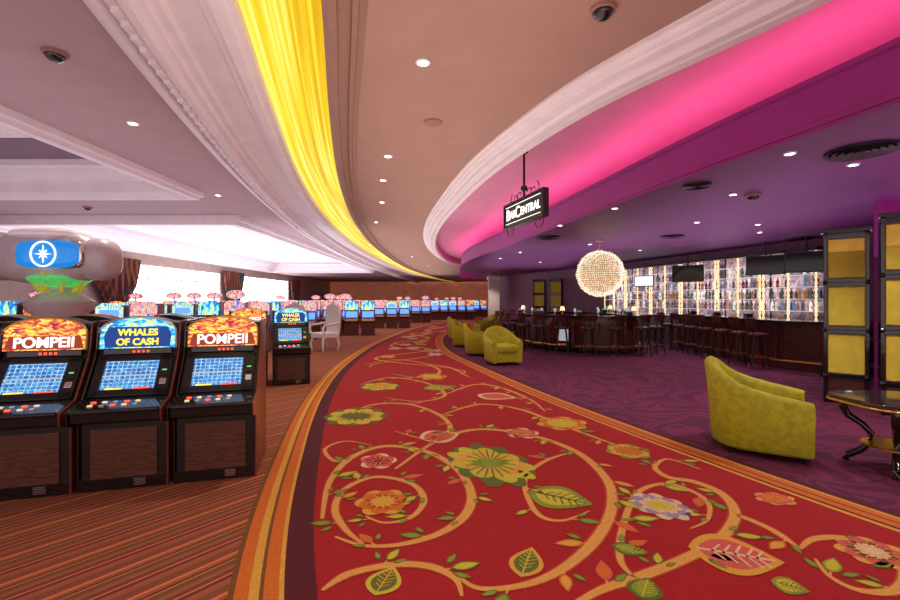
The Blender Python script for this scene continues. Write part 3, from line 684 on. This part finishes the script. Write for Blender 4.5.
mb=MB(); mb.lathe([(.02,.2),(.02,.94),(.07,.96),(.07,1.01)],M_dark,12)
mb.lathe([(.045,.33),(.06,.37),(.045,.41)],M_dark,12); mb.obj('hanger_rod',rt,smooth=40)
TM=Matrix(((1,0,0,0),(0,0,-1,-.04),(0,1,0,0),(0,0,0,1)))
def tt(s,size,x,z,sx=1): text(s,size,M_letter,rt,Matrix.Translation((x,0,z))@TM,bold=.002,sx=sx)
tt('B',.27,-.55,0); tt('AR',.19,-.365,-.01,.9); tt('C',.27,-.165,0); tt('ENTRAL',.19,.285,-.01,.98)
TB=Matrix(((-1,0,0,0),(0,0,1,.04),(0,1,0,0),(0,0,0,1)))
text('BAR CENTRAL',.19,M_letter,rt,TB,bold=.003)

# ---------------- club chairs ----------------
def clubchair(loc,rz,label):
    rt=root('club_chair',label,'armchair',loc,rz,'chartreuse tub chairs')
    path=[(.36,-.36),(.24,-.375),(.1,-.385),(-.05,-.385),(-.18,-.37),(-.28,-.32),(-.35,-.24),(-.39,-.13),(-.40,0)]
    path=path+[(x,-y) for x,y in reversed(path[:-1])]
    hs=[.55,.575,.60,.635,.68,.745,.81,.86,.88]; hs=hs+list(reversed(hs[:-1]))
    vs=[];f=[];N=len(path)
    for i,(p,h) in enumerate(zip(path,hs)):
        a=path[max(i-1,0)];b=path[min(i+1,N-1)]; t=Vector((b[0]-a[0],b[1]-a[1])).normalized(); nn=Vector((t.y,-t.x))
        if nn.dot(Vector((-p[0],-p[1])))<0: nn=-nn
        fl=.05*(h-.45)/.43
        for o,z in [(.03,.06),(0,.09),(-fl*.6,h*.6),(-fl-.01,h-.05),(-fl+.015,h-.012),(.05-fl,h),(.09-fl,h-.015),(.105-fl*.8,h-.06),(.11,.40),(.11,.06)]:
            vs.append((p[0]+nn.x*o,p[1]+nn.y*o,z))
    n=10
    for i in range(N-1):
        for k in range(n): f.append((i*n+k,i*n+(k+1)%n,(i+1)*n+(k+1)%n,(i+1)*n+k))
    f+= [tuple(range(n)),tuple(reversed(range((N-1)*n,N*n)))]
    mb=MB(); mb.add(vs,f,M_lime); mb.obj('backrest',rt,smooth=50,label='curved back flowing into low arms')
    mb=MB(); mb.supell((.06,0,.38),(.33,.275,.09),.3,M_lime); mb.obj('seat_cushion',rt,smooth=50)
    mb=MB(); mb.box((.05,0,.19),(.62,.54,.24),M_lime); mb.obj('seat_base',rt,bevel=.02)
    for x in (-.24,.3):
        for y in (-.29,.29):
            mb=MB(); mb.lathe([(.018,0),(.026,.08)],M_black,10,c=(x,y,0)); mb.obj('leg',rt)
    return rt
cc=clubchair((3.14,4.55,0),math.radians(-33),'chartreuse velvet tub armchair near the carpet border')
for x,y,a in [(1.22,10.6,-75),(.82,12.3,-10),(.5,14.6,-20),(1.5,19.5,-160),(.35,17.0,10),(2.2,21.5,-120)]:
    place(cc,(x,y,0),math.radians(a),'chartreuse tub armchair beside the walkway')
cc.scale=(1.08,1.08,1.03)
rt=root('side_table','black gold-edged side table with scrolled legs','table',(3.95,3.98,0))
SE=[( .42*(abs(math.cos(a))**.5)*(1 if math.cos(a)>=0 else -1), .36*(abs(math.sin(a))**.5)*(1 if math.sin(a)>=0 else -1)) for a in [2*pi*k/40 for k in range(40)]]
mb=MB(); mb.prism(SE,lambda p,a:(p[0],p[1],a),.59,.63,M_marble); mb.obj('table_top',rt,bevel=.01)
mb=MB(); mb.tube([(x,y,.585) for x,y in SE],.012,M_gold,6,closed=True); mb.obj('gold_edge',rt)
for k in range(4):
    a=pi/4+k*pi/2; d=(math.cos(a),math.sin(a))
    mb=MB(); P_=[(.34,.58),(.36,.50),(.32,.43),(.22,.36),(.16,.28),(.17,.2),(.24,.12),(.32,.06),(.34,.02),(.32,0)]
    mb.tube([(d[0]*r,d[1]*r,z) for r,z in P_],[.03,.035,.032,.028,.026,.026,.03,.03,.028,.02],M_blackg,10); mb.obj('leg',rt,smooth=50)
mb=MB(); mb.lathe([(.2,.19),(.24,.2),(.24,.215),(.2,.22)],M_gold,28); mb.obj('lower_tray',rt,smooth=40)
# ---------------- panel cabinets ----------------
def pcab(loc,rz,W=.62,s=1):
    rt=root('display_cabinet','tall black cabinet with olive-gold upholstered panels','cabinet',loc,rz,'black and gold cabinets')
    Dp,Ht=.5,2.48*s
    mb=MB(); mb.box((0,Dp/2,Ht/2),(W,Dp-.04,Ht),M_blackg); mb.obj('cabinet_body',rt,bevel=.01)
    mb=MB()
    for x in (-W/2+.02,W/2-.02): mb.box((x,-.01,Ht/2),(.04,.08,Ht),M_blackg)
    for z in (.06,.40,1.04,1.09,1.73,1.78,2.42): mb.box((0,-.01,z*s),(W,.07,.05),M_blackg)
    mb.box((0,-.02,Ht+.02),(W+.06,.16,.05),M_blackg)
    for z in (.40,1.065,1.755,2.45):
        for x in (-W/2+.02,W/2-.02): mb.supell((x,-.06,z*s),(.03,.022,.035),1,M_blackg,12,8)
    mb.obj('frame',rt,bevel=.006)
    for z in (.72,1.41,2.10):
        mb=MB(); mb.box((0,-.005,z*s),(W-.09,.05,.57*s),M_limep); mb.obj('door_panel',rt,bevel=.014)
        mb=MB(); w=W-.10;h=.59*s
        mb.tube([(-w/2,-.03,z*s-h/2+.02),(w/2,-.03,z*s-h/2+.02),(w/2,-.03,z*s+h/2-.02),(-w/2,-.03,z*s+h/2-.02)],.006,M_gold,6,closed=True); mb.obj('gold_bead',rt)
    mb=MB(); mb.box((0,0,.22),(W-.1,.04,.28),M_barwood); mb.obj('lower_panel',rt,bevel=.01)
    return rt
ca=math.radians(-41)
pc=pcab((5.72,6.5,0),ca,.50)
pc2=pcab((5.88,5.70,0),ca,.62,1.04)
place(pc2,(4.85,24.5,0),math.radians(-25)); place(pc2,(5.65,24.1,0),math.radians(-25))
wall('wall_niche',[(6.9,7.2),(9.7,8.0)],.01,3.1,M_fascia,.1)
mb=MB(); mb.prism([(6.8,6.95),(9.5,7.7),(9.5,7.55),(6.8,6.8)],lambda p,a:(p[0],p[1],a),2.60,2.66,M_blackg); mb.obj('light_shelf',label='black ledge carrying an upward pink light strip',cat='shelf')
mb=MB(); mb.prism([(6.85,6.94),(9.4,7.65),(9.4,7.6),(6.85,6.89)],lambda p,a:(p[0],p[1],a),2.665,2.675,M_led); mb.obj('led_strip',label='pink light strip on the black ledge',cat='light strip')

# ---------------- bar ----------------
isl=[(2.15,15.6),(2.35,14.2),(2.9,13.1),(3.7,12.45),(4.7,12.2),(5.4,12.6),(5.8,13.5),(5.85,14.8),(5.5,16.2),(4.6,17.2),(3.2,17.2),(2.45,16.6)]
def inset(poly,d):
    cx=sum(p[0] for p in poly)/len(poly); cy=sum(p[1] for p in poly)/len(poly); out=[]
    for x,y in poly:
        L=math.hypot(x-cx,y-cy); out.append((cx+(x-cx)*(L-d)/L,cy+(y-cy)*(L-d)/L))
    return out
def loopprism(mb,poly,d0,d1,z0,z1,mat):
    o=inset(poly,d0);i=inset(poly,d1);n=len(poly)
    vs=[(x,y,z0) for x,y in o]+[(x,y,z0) for x,y in i]+[(x,y,z1) for x,y in o]+[(x,y,z1) for x,y in i];f=[]
    for k in range(n):
        j=(k+1)%n; f+= [(k,j,2*n+j,2*n+k),(n+j,n+k,3*n+k,3*n+j),(2*n+k,2*n+j,3*n+j,3*n+k),(j,k,n+k,n+j)]
    mb.add(vs,f,mat)
def resample(poly,n):
    L=[0]; q=poly+[poly[0]]
    for a,b in zip(q,q[1:]): L.append(L[-1]+math.dist(a,b))
    out=[]
    for i in range(n):
        s=L[-1]*i/n
        for k in range(len(poly)):
            if s<=L[k+1]: break
        t=(s-L[k])/(L[k+1]-L[k]); out.append((q[k][0]+(q[k+1][0]-q[k][0])*t,q[k][1]+(q[k+1][1]-q[k][1])*t))
    return out
rt=root('bar_counter','curved dark wood island bar with glossy overhanging top','bar counter',(0,0,0))
mb=MB(); loopprism(mb,isl,.2,.45,0,1.0,M_barwood); mb.obj('bar_front',rt)
mb=MB(); loopprism(mb,isl,0,.62,1.0,1.06,M_blackg); mb.obj('bar_top',rt,bevel=.01)
mb=MB(); loopprism(mb,isl,.17,.21,.0,.12,M_blackg); loopprism(mb,isl,.17,.21,.86,.96,M_redwood)
for x,y in resample(inset(isl,.19),34): mb.box((x,y,.49),(.07,.07,.74),M_redwood)
mb.obj('bar_moulding',rt)
mb=MB(); ip=inset(isl,.08); mb.tube([(x,y,.2) for x,y in ip],.025,M_gold,8,closed=True); mb.obj('foot_rail',rt)
mb=MB(); ip=inset(isl,1.3); mb.prism(ip,lambda p,a:(p[0],p[1],a),0,.95,M_barwood); mb.prism(inset(isl,1.25),lambda p,a:(p[0],p[1],a),.95,1.0,M_chrome)
mb.obj('back_counter',label='low service counter with steel top inside the island bar',cat='counter')
rt=root('bar_counter','long straight dark wood counter in front of the back bar','bar counter',(0,0,0))
cp=[(7.05,14.4),(7.0,9.6),(7.5,8.9),(8.6,8.9),(8.6,9.6),(7.7,9.7),(7.7,14.4)]
mb=MB(); mb.prism([(7.2,14.3),(7.2,9.7),(7.6,9.1),(8.6,9.1),(8.6,9.5),(7.65,9.6),(7.65,14.3)],lambda p,a:(p[0],p[1],a),0,1.0,M_barwood)
for k in range(8): mb.box((7.19,9.9+k*.6,.5),(.05,.06,.9),M_redwood)
mb.obj('bar_front',rt)
mb=MB(); mb.prism(cp,lambda p,a:(p[0],p[1],a),1.0,1.06,M_blackg); mb.obj('bar_top',rt,bevel=.01)
mb=MB(); mb.tube([(7.1,14.2,.2),(7.1,9.7,.2),(7.5,9.05,.2),(8.5,9.0,.2)],.025,M_gold,8); mb.obj('foot_rail',rt)
def stool(loc,rz):
    rt=root('bar_stool','dark wood bar stool with padded seat and curved back','stool',loc,rz,'bar stools around the counters')
    mb=MB(); mb.lathe([(.02,.70),(.19,.70),(.21,.73),(.20,.77),(.1,.79),(.0001,.79)],M_barwood,20); mb.obj('seat',rt,smooth=50)
    mb=MB(); vs=[];f=[]
    for k in range(13):
        a=math.radians(30+k*10)
        for r,z in ((.21,.93),(.24,1.1),(.215,1.12),(.185,.93)): vs.append((r*math.cos(a),r*math.sin(a),z))
    for k in range(12):
        for j in range(4): f.append((k*4+j,k*4+(j+1)%4,k*4+4+(j+1)%4,k*4+4+j))
    f+=[(0,1,2,3),(51,50,49,48)]; mb.add(vs,f,M_barwood)
    for a in (45,90,135):
        aa=math.radians(a); mb.tube([(.18*math.cos(aa),.18*math.sin(aa),.75),(.2*math.cos(aa),.2*math.sin(aa),.96)],.014,M_black,6)
    mb.obj('backrest',rt,smooth=40)
    for k in range(4):
        a=pi/4+k*pi/2; mb=MB(); mb.tube([(.13*math.cos(a),.13*math.sin(a),.71),(.24*math.cos(a),.24*math.sin(a),0)],[.022,.015],M_black,8); mb.obj('leg',rt,smooth=50)
    mb=MB(); mb.tube([(.20*math.cos(pi/4+k*pi/2),.20*math.sin(pi/4+k*pi/2),.27) for k in range(4)],.012,M_gold,6,closed=True); mb.obj('footrest',rt)
    return rt
st=None
outer=inset(isl,-.38); cx,cy=4.2,14.8
for i,(x,y) in enumerate(resample(outer,22)):
    if y>16.2 and x>3: continue
    if x>6.0 : continue
    rzz=math.atan2(y-cy,x-cx)-pi/2+random.uniform(-.2,.2)
    if st is None: st=stool((x,y,0),rzz)
    else: place(st,(x,y,0),rzz)
for y in (13.9,13.2,12.5,11.8,11.1,10.4,9.8): place(st,(6.7,y,0),pi/2+random.uniform(-.25,.25))
for x in (7.3,7.95): place(st,(x,8.5,0),pi+random.uniform(-.3,.3))
def napkin(x,y,z):
    mb=MB(); mb.box((0,0,.05),(.16,.12,.1),M_black); mb.box((0,0,.12),(.12,.08,.04),M_white); mb.obj('napkin_holder',label='black napkin caddy on the bar top',cat='napkin holder',loc=(x,y,z),bevel=.005,group='bar top caddies')
for x,y in resample(inset(isl,.3),8): 
    if y<16: napkin(x,y,1.061)
for y in (13.6,12.4,11.1): napkin(7.35,y,1.061)
gm=None
for x,y in resample(inset(isl,.45),17):
    if y>16: continue
    if gm is None:
        mb=MB(); mb.lathe([(.035,0),(.035,.004),(.005,.01),(.005,.08),(.03,.11),(.038,.15),(.032,.19),(.03,.19),(.034,.15),(.0001,.09)],M_glass,14)
        gm=mb.obj('wine_glass',label='clear stemmed wine glass on the bar top',cat='glass',loc=(x,y,1.061),smooth=50,group='glasses on the island bar')
    else:
        g=gm.copy(); COL.objects.link(g); g.location=(x,y,1.061)
def glass_lamp(x,y,z):
    rt=root('table_lamp','small glowing amber lamp on the bar top','lamp',(x,y,z),group='bar lamps')
    mb=MB(); mb.lathe([(.05,0),(.05,.015),(.012,.03),(.012,.14)],M_gold,14); mb.obj('base',rt,smooth=40)
    mb=MB(); mb.lathe([(.075,.13),(.05,.25),(.045,.25),(.07,.13)],M_post,14); mb.obj('lamp_shade',rt,smooth=40)
for x,y in resample(inset(isl,.32),5)[:4]: glass_lamp(x+.1,y+.15,1.061)
mb=MB(); mb.box((0,0,.4),(.4,.05,.5),M_black); mb.box((0,-.03,.42),(.28,.02,.34),M_glass); mb.obj('bar_cooler',label='small bright glass cooler set against the bar front',cat='cooler',loc=(3.22,12.72,.1),rz=math.radians(-38))
P0=Vector((7.3,20.5)); u=Vector((2.6,-10.3)).normalized(); nrm=Vector((u.y,-u.x)); rzu=math.atan2(u.y,u.x)
def unit(i):
    p=P0+u*(.9+1.55*i)+nrm*.02
    rt=root('shelf_unit','lit brass and glass bottle shelving along the bar wall','shelf',(p.x,p.y,0),rzu,'back bar shelving')
    mb=MB(); mb.box((0,-.28,.45),(1.5,.5,.9),M_barwood); mb.box((0,-.30,.92),(1.54,.56,.05),M_blackg); mb.obj('base_cabinet',rt)
    mb=MB(); mb.box((0,-.035,1.85),(1.5,.03,1.8),M_back); mb.obj('back_panel',rt,label='dark mirrored back panel')
    for s in (-.5,0,.5):
        mb=MB()
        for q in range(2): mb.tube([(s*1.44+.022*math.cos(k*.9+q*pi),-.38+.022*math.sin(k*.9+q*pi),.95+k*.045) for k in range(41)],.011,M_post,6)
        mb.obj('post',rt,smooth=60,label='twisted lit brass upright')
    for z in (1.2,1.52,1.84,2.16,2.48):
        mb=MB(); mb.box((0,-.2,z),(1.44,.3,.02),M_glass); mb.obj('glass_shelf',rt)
    mb=MB(); mb.box((0,-.2,2.8),(1.54,.42,.08),M_blackg); mb.obj('cornice',rt)
    return rt
un=unit(0)
for i in range(1,6):
    p=P0+u*(.9+1.55*i)+nrm*.02; place(un,(p.x,p.y,0),rzu)
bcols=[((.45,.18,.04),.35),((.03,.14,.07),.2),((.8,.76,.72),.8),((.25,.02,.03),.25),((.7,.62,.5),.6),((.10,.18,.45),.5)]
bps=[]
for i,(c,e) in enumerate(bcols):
    mb=MB(); m=P('bottle_glow_glass_%d'%i,c,.08,var=.1,coat=.5,emit=c,es=e)  # shelf lighting on the bottles put in as their own emission
    h=.16+.015*(i%3)
    mb.lathe([(.034,0),(.036,.01),(.036,h),(.03,h+.02),(.013,h+.05),(.012,h+.09)],m,10); mb.lathe([(.015,h+.085),(.015,h+.115)],[M_gold,M_black,M_redwood][i%3],10)
    mb.box((0,-.034,h*.5),(.04,.006,.06),M_cream)
    bps.append(mb.obj('bottle',label='coloured glass liquor bottle on the lit bar shelf',cat='bottle',group='bottles on the back bar shelves',smooth=40))
k=0
for i in range(6):
    for z in (1.21,1.53,1.85,2.17):
        for j in range(9):
            if k>=6 and random.random()<(.05 if z<1.6 else (.25 if z<2 else .6)): continue
            lx=-.62+j*.155+random.uniform(-.02,.02)
            p=P0+u*(.9+1.55*i+lx)+nrm*(.02+.2)
            b=bps[k] if k<6 else random.choice(bps).copy()
            if k>=6: COL.objects.link(b)
            b.location=(p.x,p.y,z+.001); k+=1
def tv(t,z,w,on):
    p=P0+u*t+nrm*.75
    rt=root('television',('lit' if on else 'dark')+' flat-screen television mounted above the back bar','television',(p.x,p.y,z),rzu+math.radians(35),'bar televisions')
    mb=MB(); mb.box((0,0,0),(w,.06,w*.58),M_black); mb.obj('housing',rt,bevel=.006)
    mb=MB(); mb.box((0,-.033,0),(w-.06,.006,w*.58-.06),M_tvon if on else M_tv); mb.obj('screen',rt)
    mb=MB(); mb.tube([(0,0,w*.29),(0,0,3.09-z)],.02,M_dark,8); mb.obj('ceiling_mount',rt)
tv(.6,2.3,.75,1); tv(3.3,2.22,.72,1); tv(5.5,2.38,.95,0); tv(8.3,2.45,.9,0); tv(9.4,2.45,.9,0)
rt=root('chandelier','spherical glowing crystal bead chandelier over the island bar','chandelier',(4.0,12.0,2.2))
mb=MB(); mb.supell((0,0,0),(.5,.5,.5),1,M_core,24,16); mb.obj('inner_globe',rt,smooth=60)
mb=MB()
for jj in range(33):
    ph=-pi/2+pi*(jj+.5)/33; nn_=max(4,int(70*math.cos(ph)))
    for kk in range(nn_):
        th=2*pi*(kk+.5*(jj%2))/nn_; R_=.6+random.uniform(-.02,.02); x,y,z=R_*math.cos(ph)*math.cos(th),R_*math.cos(ph)*math.sin(th),R_*math.sin(ph); r=random.uniform(.014,.025)
        mb.add([(x+r,y,z),(x-r,y,z),(x,y+r,z),(x,y-r,z),(x,y,z+r),(x,y,z-r)],[(0,2,4),(2,1,4),(1,3,4),(3,0,4),(2,0,5),(1,2,5),(3,1,5),(0,3,5)],M_bead)
q=mb.obj('crystal_beads',rt); q['kind']='stuff'
mb=MB(); mb.tube([(0,0,.58),(0,0,.88)],.015,M_gold,8); mb.lathe([(.1,.86),(.1,.9)],M_gold,20); mb.obj('ceiling_rod',rt)
rt=root('column','cream square column with moulded capital and base','column',(2.85,29.3,0))
mb=MB(); mb.box((0,0,1.54),(.7,.5,3.08),M_cream); mb.obj('shaft',rt)
mb=MB(); mb.box((0,0,.15),(.85,.6,.3),M_cream); mb.obj('base',rt,bevel=.03)
mb=MB(); mb.box((0,0,2.9),(.85,.6,.25),M_trim); mb.obj('capital',rt,bevel=.05)

# ---------------- lights & camera ----------------
def area(loc,sx,sy,e,col,up=True):  # unseen area lights added to brighten the ceilings; no fittings there
    l=bpy.data.lights.new('added_uplight','AREA'); l.shape='RECTANGLE'; l.size=sx; l.size_y=sy; l.energy=e; l.color=col
    o=bpy.data.objects.new('added_uplight',l); COL.objects.link(o); o.location=loc; o.rotation_euler=(pi if up else 0,0,0)
area((-.2,7,2.3),3.5,16,150,(1,.86,.78))
area((-8.5,6,2.3),9,14,170,(1,.88,.93))
area((-10,25,2.3),9,22,900,(.98,.95,1))
area((-2,30,2.3),4,30,330,(1,.85,.78))
area((6.2,8,2.2),4,12,80,(.98,.52,.9))
area((3.5,18,2.4),4,10,50,(.98,.52,.9))
w=bpy.data.worlds.new('w'); S.world=w; w.use_nodes=True
w.node_tree.nodes['Background'].inputs[0].default_value=(.92,.74,.73,1); w.node_tree.nodes['Background'].inputs[1].default_value=1.15
cam=bpy.data.cameras.new('cam'); cam.lens=18; cam.sensor_width=36; cam.clip_end=300
co=bpy.data.objects.new('Camera',cam); COL.objects.link(co); co.location=(0,0,H); co.rotation_euler=(pi/2,0,0); S.camera=co
